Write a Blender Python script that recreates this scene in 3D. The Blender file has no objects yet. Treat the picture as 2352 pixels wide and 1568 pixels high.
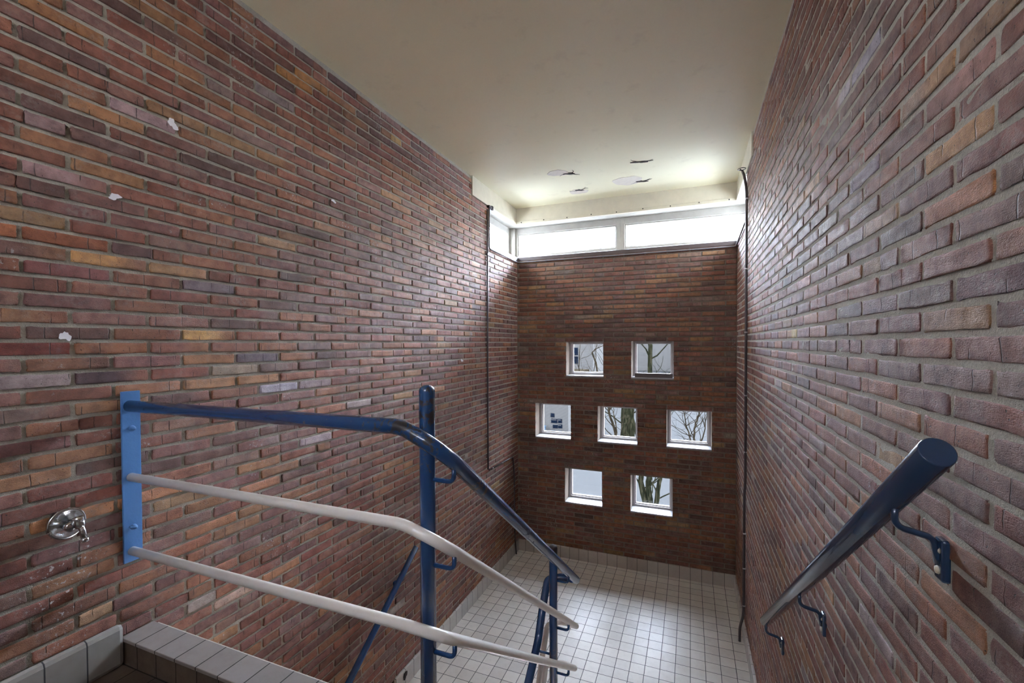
import bpy, bmesh, math, random
import numpy as np
from mathutils import Vector, Matrix

D = bpy.data
SC = bpy.context.scene
COL = SC.collection

# ------------------------------------------------------------------ camera
T = 0.105                                    # tile pitch of the floor (m)
XL, XR, YB = -1.8729, 0.4225, 4.8717         # left wall, right wall, end wall
ZC, ZS, ZF2 = 3.961, 3.372, 1.29             # ceiling, top of end brickwork, upper floor
CAMZ = 2.4172
cam_d = D.cameras.new('camera'); cam = D.objects.new('camera', cam_d); COL.objects.link(cam)
cam_d.sensor_width = 36.0; cam_d.sensor_fit = 'HORIZONTAL'
cam_d.lens = 1026.05 / 2352 * 36
cam_d.shift_y = 22.417 / 2352
cam_d.clip_start = 0.02; cam_d.clip_end = 1500
_r = Vector((0.928755, 0.370679, -0.003399)); _u = Vector((-0.003182, 0.017141, 0.999848)); _f = Vector((-0.370681, 0.928603, -0.017099))
_m = Matrix((( _r.x, _u.x, -_f.x, 0), (_r.y, _u.y, -_f.y, 0), (_r.z, _u.z, -_f.z, CAMZ), (0, 0, 0, 1)))
cam.matrix_world = _m
SC.camera = cam

# ------------------------------------------------------------------ light
SKY = 24.0
GLOW = 150.0                                  # thin bright cloud in front of the sun
w = D.worlds.new('sky'); SC.world = w; w.use_nodes = True
nt = w.node_tree; bg = nt.nodes['Background']
bg.inputs[1].default_value = SKY
tc = nt.nodes.new('ShaderNodeTexCoord'); sep = nt.nodes.new('ShaderNodeSeparateXYZ')
cr = nt.nodes.new('ShaderNodeValToRGB')
nt.links.new(tc.outputs['Generated'], sep.inputs[0]); nt.links.new(sep.outputs[2], cr.inputs[0])
cr.color_ramp.elements[0].position = 0.0; cr.color_ramp.elements[0].color = (.84, .84, .90, 1)
cr.color_ramp.elements[1].position = 0.6; cr.color_ramp.elements[1].color = (.66, .765, 1.0, 1)
vd = nt.nodes.new('ShaderNodeVectorMath'); vd.operation = 'DOT_PRODUCT'; vd.inputs[1].default_value = Vector((.08, .62, .72)).normalized()
nt.links.new(tc.outputs['Generated'], vd.inputs[0])
mr = nt.nodes.new('ShaderNodeMapRange'); mr.interpolation_type = 'SMOOTHSTEP'
mr.inputs['From Min'].default_value = .72; mr.inputs['From Max'].default_value = 1.0; mr.inputs['To Min'].default_value = SKY; mr.inputs['To Max'].default_value = SKY + GLOW
nt.links.new(vd.outputs['Value'], mr.inputs['Value']); nt.links.new(mr.outputs[0], bg.inputs[1])
nt.links.new(cr.outputs[0], bg.inputs[0])
SC.view_settings.view_transform = 'Standard'; SC.view_settings.look = 'None'
SC.view_settings.exposure = 1.25; SC.view_settings.gamma = 1.0
SC.view_settings.use_curve_mapping = False
SC.cycles.max_bounces = 12; SC.cycles.diffuse_bounces = 8; SC.cycles.glossy_bounces = 4
SC.cycles.transparent_max_bounces = 12
SC.cycles.sample_clamp_indirect = 6.0

# ------------------------------------------------------------------ helpers
def tag(o, label=None, cat=None, group=None, kind=None):
    if label: o['label'] = label
    if cat: o['category'] = cat
    if group: o['group'] = group
    if kind: o['kind'] = kind
    return o

def empty(name, loc=(0, 0, 0)):
    o = D.objects.new(name, None); COL.objects.link(o); o.location = loc; o.empty_display_size = .05
    return o

def link(name, me, mats, parent=None, smooth=False):
    o = D.objects.new(name, me); COL.objects.link(o)
    for m in (mats if isinstance(mats, (list, tuple)) else [mats]): me.materials.append(m)
    if smooth:
        me.polygons.foreach_set('use_smooth', [True] * len(me.polygons))
    if parent is not None:
        o.parent = parent
        o.matrix_parent_inverse = Matrix.Translation(-parent.location)
    return o

class MB:
    """collects shapes for one mesh"""
    def __init__(s): s.v = []; s.f = []; s.m = []; s.sm = []
    def add(s, vs, fs, mi=0, sm=False):
        n = len(s.v); s.v += [tuple(map(float, p)) for p in vs]; s.f += [tuple(i + n for i in q) for q in fs]
        s.m += [mi] * len(fs); s.sm += [sm] * len(fs)
    def box(s, a, b, mi=0, bev=0.0):
        x0, x1 = sorted((a[0], b[0])); y0, y1 = sorted((a[1], b[1])); z0, z1 = sorted((a[2], b[2]))
        if bev <= 0:
            vs = [(x, y, z) for z in (z0, z1) for y in (y0, y1) for x in (x0, x1)]
            s.add(vs, [(0, 2, 3, 1), (4, 5, 7, 6), (0, 1, 5, 4), (2, 6, 7, 3), (0, 4, 6, 2), (1, 3, 7, 5)], mi)
            return
        bm = bmesh.new(); bmesh.ops.create_cube(bm, size=1)
        for v in bm.verts: v.co = Vector(((x0 + x1) / 2 + v.co.x * (x1 - x0), (y0 + y1) / 2 + v.co.y * (y1 - y0), (z0 + z1) / 2 + v.co.z * (z1 - z0)))
        bmesh.ops.bevel(bm, geom=list(bm.edges), offset=bev, segments=2, affect='EDGES', profile=.5)
        bm.verts.index_update()
        s.add([v.co[:] for v in bm.verts], [[v.index for v in f.verts] for f in bm.faces], mi); bm.free()
    def tube(s, pts, r, n=16, caps=True, mi=0, dome=False):
        pts = [Vector(p) for p in pts]; N = len(pts)
        rs = r if isinstance(r, (list, tuple)) else [r] * N
        tang = []
        for i in range(N):
            a = pts[max(i - 1, 0)]; b = pts[min(i + 1, N - 1)]
            d = (pts[min(i + 1, N - 1)] - pts[i]); e = (pts[i] - pts[max(i - 1, 0)])
            t = (d.normalized() if d.length else Vector()) + (e.normalized() if e.length else Vector())
            tang.append(t.normalized())
        if dome:                                  # rounded far end
            e = pts[-1]; t = tang[-1]; R0 = rs[-1]; rs = list(rs)
            for k in range(1, 6):
                a = k / 5 * math.pi / 2 * .97
                pts.append(e + t * (R0 * math.sin(a) * .8)); rs.append(R0 * math.cos(a)); tang.append(t)
            N = len(pts)
        t0 = tang[0]; up = Vector((0, 0, 1)) if abs(t0.z) < .9 else Vector((1, 0, 0))
        nrm = (up - t0 * up.dot(t0)).normalized(); vs = []
        for i in range(N):
            if i:
                q = tang[i - 1].rotation_difference(tang[i]); nrm = q @ nrm
                nrm = (nrm - tang[i] * nrm.dot(tang[i])).normalized()
            bi = tang[i].cross(nrm)
            for k in range(n):
                a = 2 * math.pi * k / n
                vs.append(pts[i] + (nrm * math.cos(a) + bi * math.sin(a)) * rs[i])
        fs = []
        for i in range(N - 1):
            for k in range(n):
                fs.append((i * n + k, i * n + (k + 1) % n, (i + 1) * n + (k + 1) % n, (i + 1) * n + k))
        s.add(vs, fs, mi, True)
        if caps:
            n0 = len(s.v) - len(vs)
            s.f.append(tuple(n0 + k for k in reversed(range(n)))); s.m.append(mi); s.sm.append(False)
            s.f.append(tuple(n0 + (N - 1) * n + k for k in range(n))); s.m.append(mi); s.sm.append(False)
    def lathe(s, prof, org, axis, n=32, mi=0):
        """prof: (distance along axis, radius)"""
        ax = Vector(axis).normalized(); up = Vector((0, 0, 1)) if abs(ax.z) < .9 else Vector((1, 0, 0))
        a1 = (up - ax * up.dot(ax)).normalized(); a2 = ax.cross(a1); O = Vector(org); vs = []; fs = []
        for (h, r) in prof:
            for k in range(n):
                a = 2 * math.pi * k / n; vs.append(O + ax * h + (a1 * math.cos(a) + a2 * math.sin(a)) * r)
        for i in range(len(prof) - 1):
            for k in range(n): fs.append((i * n + k, i * n + (k + 1) % n, (i + 1) * n + (k + 1) % n, (i + 1) * n + k))
        s.add(vs, fs, mi, n > 8)
    def build(s, name, mats, parent=None):
        me = D.meshes.new(name); me.from_pydata(s.v, [], s.f); me.update()
        o = link(name, me, mats, parent)
        me.polygons.foreach_set('material_index', s.m); me.polygons.foreach_set('use_smooth', s.sm)
        return o

def arc(p0, p1, p2, rad, n=6):
    """rounds the corner p1 between p0 and p2"""
    p0, p1, p2 = Vector(p0), Vector(p1), Vector(p2)
    a = (p0 - p1).normalized(); b = (p2 - p1).normalized()
    A = p1 + a * rad; B = p1 + b * rad; out = []
    for i in range(n + 1):
        t = i / n; out.append(A * (1 - t) ** 2 + p1 * 2 * t * (1 - t) + B * t * t)
    return out

def path(pts, rad=.03, n=6):
    out = [Vector(pts[0])]
    for i in range(1, len(pts) - 1):
        rr = rad[i - 1] if isinstance(rad, (list, tuple)) else rad
        out += arc(pts[i - 1], pts[i], pts[i + 1], rr, n)
    out.append(Vector(pts[-1])); return out

# ------------------------------------------------------------------ materials
def srgb(r, g, b):
    f = lambda c: (c / 255 / 12.92) if c / 255 <= .04045 else ((c / 255 + .055) / 1.055) ** 2.4
    return (f(r), f(g), f(b), 1)

class NT:
    def __init__(s, name):
        s.m = D.materials.new(name); s.m.use_nodes = True; s.t = s.m.node_tree
        s.b = s.t.nodes['Principled BSDF']; s.out = s.t.nodes['Material Output']
    def n(s, typ, **kw):
        nd = s.t.nodes.new(typ)
        for k, v in kw.items():
            if isinstance(k, str) and hasattr(nd, k): setattr(nd, k, v)
        return nd
    def l(s, a, b): s.t.links.new(a, b)
    def coord(s): return s.n('ShaderNodeTexCoord').outputs['Object']
    def noise(s, vec, scale, detail=3, rough=.5, dist=0):
        nd = s.n('ShaderNodeTexNoise'); s.l(vec, nd.inputs['Vector'])
        nd.inputs['Scale'].default_value = scale; nd.inputs['Detail'].default_value = detail
        nd.inputs['Roughness'].default_value = rough; nd.inputs['Distortion'].default_value = dist
        return nd.outputs['Fac']
    def ramp(s, fac, stops):
        nd = s.n('ShaderNodeValToRGB'); s.l(fac, nd.inputs[0]); el = nd.color_ramp.elements
        el[0].position, el[0].color = stops[0][0], stops[0][1]
        el[1].position, el[1].color = stops[-1][0], stops[-1][1]
        for p, c in stops[1:-1]:
            e = el.new(p); e.color = c
        return nd.outputs[0]
    def bw(s, fac, a, b, lo=0., hi=1.):
        g = lambda v: (v, v, v, 1)
        return s.ramp(fac, [(a, g(lo)), (b, g(hi))])
    def mix(s, fac, a, b, mode='MIX'):
        nd = s.n('ShaderNodeMix', data_type='RGBA', blend_type=mode)
        for sock, v in ((nd.inputs[0], fac), (nd.inputs[6], a), (nd.inputs[7], b)):
            if hasattr(v, 'links'): s.l(v, sock)
            else: sock.default_value = v
        return nd.outputs[2]
    def math(s, op, a, b=0.0):
        nd = s.n('ShaderNodeMath', operation=op)
        for sock, v in ((nd.inputs[0], a), (nd.inputs[1], b)):
            if hasattr(v, 'links'): s.l(v, sock)
            else: sock.default_value = v
        return nd.outputs[0]
    def mapping(s, vec, scale=(1, 1, 1), loc=(0, 0, 0), rot=(0, 0, 0)):
        nd = s.n('ShaderNodeMapping'); s.l(vec, nd.inputs[0])
        nd.inputs['Scale'].default_value = scale; nd.inputs['Location'].default_value = loc; nd.inputs['Rotation'].default_value = rot
        return nd.outputs[0]
    def bump(s, h, strength, dist, prev=None):
        nd = s.n('ShaderNodeBump'); s.l(h, nd.inputs['Height'])
        nd.inputs['Strength'].default_value = strength; nd.inputs['Distance'].default_value = dist
        if prev is not None: s.l(prev, nd.inputs['Normal'])
        return nd.outputs[0]
    def fin(s, color=None, rough=None, normal=None, metal=None, spec=None, coat=None):
        for k, v in (('Base Color', color), ('Roughness', rough), ('Normal', normal), ('Metallic', metal), ('Specular IOR Level', spec), ('Coat Weight', coat)):
            if v is None: continue
            if hasattr(v, 'links'): s.l(v, s.b.inputs[k])
            else: s.b.inputs[k].default_value = v
        return s.m

def paint(name, c, rough=.35, dirt=.15, scratch=0.0, coat=0.0, chip=None, bumpy=.15):
    m = NT(name); co = m.coord()
    n1 = m.noise(co, 14, 5, .6); n2 = m.noise(co, 90, 4, .6)
    dark = tuple(x * (1 - dirt * 1.2) for x in c[:3]) + (1,)
    col = m.mix(m.bw(n1, .35, .75), c, dark)
    rg = m.bw(n1, .3, .8, rough * .9, min(1, rough * 1.2))
    if chip:                                      # worn through to dark metal in patches
        n3 = m.noise(co, 34, 5, .65, .4)
        k = m.bw(n3, chip, chip + .015)
        col = m.mix(k, col, (.012, .009, .01, 1))
    return m.fin(col, rg, m.bump(n2, bumpy, .0015), coat=coat)

def worn_paint(name, c, spots, rough=.26):
    """gloss paint rubbed through to dark metal around the given points (x, y, z, reach)"""
    m = NT(name); co = m.coord(); n1 = m.noise(co, 9, 3, .5); n2 = m.noise(co, 90, 4, .6); n3 = m.noise(co, 38, 5, .68, .5)
    reach = None
    for x, y, z, d in spots:
        v = m.n('ShaderNodeVectorMath', operation='DISTANCE'); m.l(co, v.inputs[0]); v.inputs[1].default_value = (x, y, z)
        k = m.math('SUBTRACT', 1.0, m.math('DIVIDE', v.outputs['Value'], d))
        reach = k if reach is None else m.math('MAXIMUM', reach, k)
    k = m.bw(m.math('ADD', n3, m.math('MULTIPLY', m.math('MAXIMUM', reach, 0.0), .21)), .66, .675)
    col = m.mix(m.bw(n1, .3, .8), c, tuple(x * .88 for x in c[:3]) + (1,))
    col = m.mix(k, col, (.010, .008, .010, 1))
    return m.fin(col, m.math('ADD', rough, m.math('MULTIPLY', k, .2)), m.bump(m.math('SUBTRACT', m.math('MULTIPLY', n2, .3), k), .3, .0012), coat=.4)
BLUE = worn_paint('paint_blue', srgb(33, 67, 108), [(-.66, .96, 2.225, .20), (-.66, 1.0, 2.33, .085), (-.57, 1.16, 2.03, .10), (-.57, 1.55, 1.74, .06)])
BLUE_LIGHT = paint('paint_blue_flat', srgb(78, 124, 180), .42, .06, bumpy=.5)
BLUE_DARK = paint('paint_blue_dark', srgb(34, 54, 78), .20, .06, coat=.6, bumpy=.08)
WHITE_RAIL = paint('paint_offwhite', srgb(236, 230, 221), .32, .05, coat=.2)
FRAME_W = paint('paint_window_white', srgb(164, 160, 150), .45, .10)
FRAME_G = paint('paint_window_grey', srgb(150, 142, 138), .45, .12)
FASCIA = paint('paint_fascia', srgb(206, 198, 176), .42, .08)
PIPE = paint('paint_pipe_dark', srgb(66, 56, 58), .38, .15)
PIPE_GREY = paint('paint_pipe_grey', srgb(112, 108, 112), .35, .15)
CREAMSCREW = paint('paint_screw', srgb(200, 188, 165), .4, .1)
IRON = paint('rusty_iron', srgb(52, 38, 34), .7, .2)
DARK = paint('dark_gap', srgb(40, 28, 24), .9, .1)
TIMBER = paint('dark_timber', srgb(70, 56, 52), .5, .15)

m = NT('chrome'); co = m.coord()
CHROME = m.fin(m.mix(m.noise(co, 40, 4), (.55, .57, .58, 1), (.75, .76, .78, 1)), m.bw(m.noise(co, 60, 4), .3, .8, .12, .35), metal=1.0)
m = NT('zinc'); co = m.coord()
ZINC = m.fin(m.mix(m.noise(co, 60, 4), (.42, .42, .43, 1), (.6, .6, .6, 1)), .35, metal=.9)

def brick_mat(name, sat=1.0):
    m = NT(name); co = m.coord()
    at = m.n('ShaderNodeAttribute', attribute_name='tone').outputs['Color']
    st = m.mapping(co, scale=(1, 1, 4.0))
    big = m.noise(co, 1.3, 3, .5); med = m.noise(co, 26, 5, .65); fine = m.noise(st, 120, 4, .7); grit = m.noise(co, 420, 2, .6)
    col = m.mix(m.bw(med, .38, .68, 0, .8), at, m.mix(1.0, at, (.42, .38, .42, 1), 'MULTIPLY'))
    col = m.mix(m.bw(fine, .55, .75, 0, .5), col, m.mix(1.0, at, (1.6, 1.5, 1.45, 1), 'MULTIPLY'))
    # mortar smears and lime bloom
    smear = m.math('MULTIPLY', m.bw(m.noise(co, 9, 5, .6), .52, .72), m.bw(m.noise(co, 70, 4, .7), .42, .62))
    col = m.mix(m.math('MULTIPLY', smear, .45), col, (.34, .31, .29, 1))
    fl = m.math('MULTIPLY', m.bw(m.noise(co, 3.1, 2, .5), .60, .68), m.bw(m.noise(co, 85, 3, .6), .60, .66))
    col = m.mix(m.math('MULTIPLY', fl, .8), col, (.62, .6, .6, 1))
    # upright press creases, straight lines across single bricks
    atn = m.n('ShaderNodeAttribute', attribute_name='tone'); sx = m.n('ShaderNodeSeparateXYZ'); m.l(co, sx.inputs[0])
    wv = m.math('ADD', m.math('MULTIPLY', m.math('ADD', sx.outputs[0], sx.outputs[1]), 10.0), m.math('ADD', m.math('MULTIPLY', atn.outputs['Alpha'], 57.0), m.math('MULTIPLY', m.noise(co, 60, 2), .04)))
    v = m.n('ShaderNodeTexVoronoi', voronoi_dimensions='1D', feature='DISTANCE_TO_EDGE'); m.l(wv, v.inputs['W']); v.inputs['Scale'].default_value = 1
    cre = m.bw(v.outputs['Distance'], .004, .022, 1, 0)
    cre = m.math('MULTIPLY', cre, m.bw(m.noise(co, 12, 2), .48, .56))
    pit = m.bw(m.noise(co, 150, 2, .5), .70, .74)
    holes = m.math('MAXIMUM', m.math('MULTIPLY', cre, .8), pit)
    col = m.mix(holes, col, (.02, .014, .012, 1))
    h = m.math('SUBTRACT', m.math('ADD', m.math('MULTIPLY', med, .8), m.math('ADD', m.math('MULTIPLY', fine, .7), m.math('MULTIPLY', grit, .35))), m.math('MULTIPLY', holes, 1.2))
    return m.fin(col, m.bw(med, .3, .8, .52, .8), m.bump(h, 1.0, .005), spec=.5)

def mortar_mat(name, c):
    m = NT(name); co = m.coord()
    a = m.noise(co, 60, 6, .75); b = m.noise(co, 9, 4, .6); g = m.noise(co, 320, 3, .7)
    col = m.mix(m.bw(a, .32, .68), tuple(x * .82 for x in c[:3]) + (1,), c)
    col = m.mix(m.bw(b, .4, .75, 0, .4), col, tuple(x * .7 for x in c[:3]) + (1,))
    g2 = m.noise(co, 170, 4, .75); h = m.math('ADD', m.math('MULTIPLY', a, .6), m.math('ADD', m.math('MULTIPLY', g2, .9), m.math('MULTIPLY', g, .3)))
    col = m.mix(m.bw(g2, .30, .60, .42, 0), col, tuple(x * .45 for x in c[:3]) + (1,))
    return m.fin(col, .95, m.bump(h, 1.0, .010))

BRICK = brick_mat('brick_clay')
MORTAR = mortar_mat('mortar', srgb(202, 196, 180))
MORTAR_R = mortar_mat('mortar_pale', srgb(214, 207, 191))
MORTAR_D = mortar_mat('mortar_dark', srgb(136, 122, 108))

def tile_mat(name, plane, offu, offv, c1, c2, grout, pu=T, pv=T, rough=.32, wear=.5, joint=.0022):
    """square tiles in the plane 'XY', 'XZ' or 'YZ'"""
    m = NT(name); co = m.coord(); sp = m.n('ShaderNodeSeparateXYZ'); m.l(co, sp.inputs[0])
    cb = m.n('ShaderNodeCombineXYZ'); idx = {'X': 0, 'Y': 1, 'Z': 2}
    m.l(m.math('SUBTRACT', sp.outputs[idx[plane[0]]], offu), cb.inputs[0])
    m.l(m.math('SUBTRACT', sp.outputs[idx[plane[1]]], offv), cb.inputs[1])
    wob = m.noise(co, 6, 2)
    cbv = cb.outputs[0]
    br = m.n('ShaderNodeTexBrick', offset=0.0, squash=1.0); m.l(cbv, br.inputs['Vector'])
    br.inputs['Scale'].default_value = 1; br.inputs['Brick Width'].default_value = pu; br.inputs['Row Height'].default_value = pv
    br.inputs['Mortar Size'].default_value = joint; br.inputs['Mortar Smooth'].default_value = .25
    br.inputs['Color1'].default_value = c1; br.inputs['Color2'].default_value = c2; br.inputs['Mortar'].default_value = grout
    n1 = m.noise(co, 2.2, 4, .6); n2 = m.noise(co, 24, 5, .65); n3 = m.noise(co, 160, 3, .6)
    col = m.mix(m.bw(n1, .42, .78, 0, wear), br.outputs['Color'], m.mix(1.0, br.outputs['Color'], (.66, .60, .52, 1), 'MULTIPLY'))
    col = m.mix(m.bw(n2, .48, .8, 0, .4), col, m.mix(1.0, br.outputs['Color'], (.72, .70, .68, 1), 'MULTIPLY'))
    hh = m.math('SUBTRACT', m.math('MULTIPLY', n3, .06), br.outputs['Fac'])
    r = m.math('ADD', m.bw(n2, .35, .75, rough, rough + .22), m.math('MULTIPLY', br.outputs['Fac'], .4))
    return m.fin(col, r, m.bump(hh, .7, .0025))

_c1, _c2, _g = srgb(224, 219, 210), srgb(208, 203, 195), srgb(58, 56, 60)
TILE_FLOOR = tile_mat('tiles_floor', 'XY', -.2022, 4.3872, _c1, _c2, _g)
TILE_SK_Y = tile_mat('tiles_skirting_side', 'YZ', 3.8678, -.3, srgb(196, 192, 186), srgb(180, 177, 172), _g, pv=1.0)
TILE_SK_X = tile_mat('tiles_skirting_end', 'XZ', -.2022, -.3, srgb(176, 166, 156), srgb(160, 150, 140), _g, pv=1.0)
TILE_UP = tile_mat('tiles_upper_floor', 'XY', -1.888, .938 - T * 20, srgb(84, 70, 60), srgb(72, 60, 52), srgb(30, 25, 23))
TILE_CURB = tile_mat('tiles_curb', 'XY', -1.888, .938 - T * 5 , srgb(140, 132, 128), srgb(128, 121, 117), srgb(46, 42, 40), pu=.1035, pv=2.0)
TILE_CURB_SHADED = tile_mat('tiles_curb_shaded', 'XZ', -1.888, -2, srgb(92, 76, 64), srgb(78, 66, 56), srgb(30, 25, 23), pu=.1035, pv=8.0)  # kerb tile darkened: shade of the front face put into its colour
TILE_SK_UP = tile_mat('tiles_skirting_upper', 'YZ', .938 - T, -2, srgb(150, 146, 140), srgb(138, 133, 127), _g, pv=8.0, wear=.9)
TILE_STEP = tile_mat('tiles_steps', 'XY', -.2022, 0, _c1, _c2, _g)

m = NT('ceiling_paint'); co = m.coord()
n1 = m.noise(co, .9, 4, .55); n2 = m.noise(co, 7, 4, .6); n3 = m.noise(co, 200, 3, .6)
col = m.mix(m.bw(n1, .35, .7, 0, .5), srgb(244, 238, 206), srgb(236, 229, 194))
col = m.mix(m.bw(n2, .6, .75, 0, .15), col, srgb(170, 156, 126))
CEIL = m.fin(col, m.bw(n1, .3, .7, .38, .5), m.bump(m.math('ADD', n2, m.math('MULTIPLY', n3, .15)), .12, .004))
m = NT('plaster_bare'); co = m.coord()
PLASTER = m.fin(m.mix(m.noise(co, 30, 5), srgb(214, 204, 190), srgb(236, 228, 214)), .8, m.bump(m.noise(co, 60, 4), .4, .003))
m = NT('white_render'); co = m.coord()
RENDERW = m.fin(m.mix(m.noise(co, 3, 4), srgb(196, 190, 178), srgb(210, 204, 192)), .85, m.bump(m.noise(co, 90, 4), .3, .002))

# thin window glass: transparent in the given tint, with a faint surface sheen
def glass_mat(name, tint):
  g = D.materials.new(name); g.use_nodes = True; t = g.node_tree; t.nodes.remove(t.nodes['Principled BSDF'])
  tr = t.nodes.new('ShaderNodeBsdfTransparent'); tr.inputs[0].default_value = tint
  gl = t.nodes.new('ShaderNodeBsdfGlossy'); gl.inputs['Roughness'].default_value = .03
  fr = t.nodes.new('ShaderNodeFresnel'); fr.inputs[0].default_value = 1.45
  mx = t.nodes.new('ShaderNodeMixShader'); ge = t.nodes.new('ShaderNodeNewGeometry'); mm = t.nodes.new('ShaderNodeMath'); mm.operation = 'SUBTRACT'; mm.use_clamp = True; t.links.new(fr.outputs[0], mm.inputs[0]); t.links.new(ge.outputs['Backfacing'], mm.inputs[1]); t.links.new(mm.outputs[0], mx.inputs[0]); t.links.new(tr.outputs[0], mx.inputs[1]); t.links.new(gl.outputs[0], mx.inputs[2])
  t.links.new(mx.outputs[0], t.nodes['Material Output'].inputs[0]); return g
GLASS = glass_mat('window_glass', (.92, .95, .95, 1)); GLASS_DIM = glass_mat('window_glass_dimming', (.47, .47, .46, 1))  # second tint added to dim the daylight seen through the small square panes

# ------------------------------------------------------------------ brickwork
PAL = [(152, 96, 74, 5), (140, 83, 64, 5), (134, 90, 80, 5), (160, 106, 74, 4), (140, 99, 88, 4), (114, 78, 68, 3), (168, 118, 80, 2),
       (174, 130, 90, .55), (145, 114, 104, 1.1), (184, 146, 106, .2), (166, 148, 140, .3)]
PALC = np.array([srgb(*p[:3])[:3] for p in PAL]); PALW = np.array([p[3] for p in PAL]); PALW = PALW / PALW.sum()
CH, CP = .0374, .0502                      # brick height, course pitch
ZTOP = 2.425                               # top of one course, the same on every wall

def brick_patch(O, U, N, u0, u1, z0, z1, pitch, phase, holes=(), seed=1, nx=9, proud=.0, cut=None, mortar_gap=.0135, tint=(1, 1, 1), odd=(), rough=1.0):
    """bricks of running bond on the plane O + u*U + z*Z, facing N; returns verts, quads, colours"""
    rng = np.random.default_rng(seed); O = np.array(O, float); U = np.array(U, float); N = np.array(N, float); Z = np.array([0, 0, 1.])
    boxes = []
    k0 = int(math.floor((z0 - ZTOP) / CP)) - 1; k1 = int(math.ceil((z1 - ZTOP) / CP)) + 1
    for k in range(k0, k1 + 1):
        zt = ZTOP + k * CP; zb = zt - CH
        if zb < z0 - .012 or zt > z1 + .012: continue
        zm = (zt + zb) / 2
        spans = [(u0, u1)]
        for (a, b, c, d) in holes:
            if c < zm < d:
                ns = []
                for (p, q) in spans:
                    if b <= p or a >= q: ns.append((p, q)); continue
                    if a > p: ns.append((p, a))
                    if b < q: ns.append((b, q))
                spans = ns
        ph = phase + (k % 2) * pitch / 2
        j0 = int(math.floor((u0 - ph) / pitch)) - 1; j1 = int(math.ceil((u1 - ph) / pitch)) + 1
        jig = rng.normal(0, .002, j1 - j0 + 3)
        for j in range(j0, j1 + 1):
            a = ph + j * pitch + mortar_gap / 2 + jig[j - j0]; b = ph + (j + 1) * pitch - mortar_gap / 2 + jig[j - j0 + 1]
            for (p, q) in spans:
                s, e = max(a, p), min(b, q)
                if e - s < .02: continue
                if e - s > .15 and rng.random() < .05:
                    mid = s + (e - s) * rng.uniform(.4, .6)
                    boxes.append((s, mid - .0015, zb, zt)); boxes.append((mid + .0015, e, zb, zt))
                else: boxes.append((s, e, zb, zt))
    B = np.array(boxes); n = len(B)
    us = np.concatenate([[0, 0, .011, .04], np.linspace(.14, .86, max(nx - 6, 1)), [.96, .989, 1, 1]]); 
    vs_ = np.array([0, 0, .055, .3, .7, .945, 1, 1.])
    du = np.concatenate([[-1, -.10], np.zeros(len(us) - 4), [-.10, -1]]); dv = np.array([-1, -.11, 0, 0, 0, 0, -.11, -1])
    nu, nv = len(us), len(vs_)
    UU, VV = np.meshgrid(us, vs_, indexing='ij')
    dep = np.minimum(np.minimum.outer(du, dv), 0)                       # 0 face, -1 sunk edge
    L = (B[:, 1] - B[:, 0])[:, None, None]; H = (B[:, 3] - B[:, 2])[:, None, None]
    pu = B[:, 0][:, None, None] + UU[None] * L; pz = B[:, 2][:, None, None] + VV[None] * H
    # uneven arrises and rounded corners
    e = rng.normal(0, .0011, (n, nu, nv)); e2 = rng.normal(0, .0011, (n, nu, nv))
    e[:, 0] = e[:, 1]; e[:, -1] = e[:, -2]; e[:, :, 0] = e[:, :, 1]; e[:, :, -1] = e[:, :, -2]
    e2[:, 0] = e2[:, 1]; e2[:, -1] = e2[:, -2]; e2[:, :, 0] = e2[:, :, 1]; e2[:, :, -1] = e2[:, :, -2]
    pu = pu + e; pz = pz + e2
    cr = rng.uniform(.1, 1.0, (n, 4)) * .007
    for ci, (iu, iv, su, sv) in enumerate(((slice(0, 2), slice(0, 2), 1, 1), (slice(0, 2), slice(-2, None), 1, -1), (slice(-2, None), slice(0, 2), -1, 1), (slice(-2, None), slice(-2, None), -1, -1))):
        pu[:, iu, iv] += su * cr[:, ci][:, None, None]; pz[:, iu, iv] += sv * cr[:, ci][:, None, None] * .6
    off = rng.normal(0, .0012 * rough, n)[:, None, None]; tilt = rng.normal(0, .0010 * rough, (n, 2))
    d = proud + off + (UU[None] - .5) * tilt[:, 0][:, None, None] * 2 + (VV[None] - .5) * tilt[:, 1][:, None, None] + rng.normal(0, .0005, (n, nu, nv))
    d = np.where(dep[None] <= -1, -.020, d + dep[None] * .012)
    P = O + pu[..., None] * U + pz[..., None] * Z + d[..., None] * N
    P = P.reshape(-1, 3)
    i = np.arange(nu - 1)[:, None]; j = np.arange(nv - 1)[None]
    q = np.stack([i * nv + j, (i + 1) * nv + j, (i + 1) * nv + j + 1, i * nv + j + 1], -1).reshape(-1, 4)
    if np.dot(np.cross(U, Z), N) < 0: q = q[:, ::-1]
    F = (q[None] + (np.arange(n) * nu * nv)[:, None, None]).reshape(-1, 4)
    ci = rng.choice(len(PALC), n, p=PALW); C = PALC[ci] * rng.uniform(.74, 1.12, (n, 1)) * rng.uniform(.94, 1.06, (n, 3)) * np.array(tint)
    for (u, z, r_, g_, b_) in odd:                # bricks that stand out by their own clay
        k = np.where((B[:, 0] <= u) & (B[:, 1] >= u) & (B[:, 2] - .007 <= z) & (B[:, 3] + .006 >= z))[0]
        if len(k): C[k[0]] = np.array(srgb(r_, g_, b_)[:3]) * 1.12
    # two-tone firing along the brick
    c2 = PALC[rng.choice(len(PALC), n, p=PALW)]; amt = (rng.random(n) < .35)[:, None] * rng.uniform(.2, .8, (n, 1))
    mixu = (UU > .5)[None, ..., None] * amt[:, None, None]
    CC = C[:, None, None] * (1 - mixu) + c2[:, None, None] * mixu
    CC = np.clip(CC, 0, 1).reshape(-1, 3)
    CC = np.concatenate([CC, np.repeat(rng.random(n), nu * nv)[:, None]], 1)
    return P, F, CC

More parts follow.
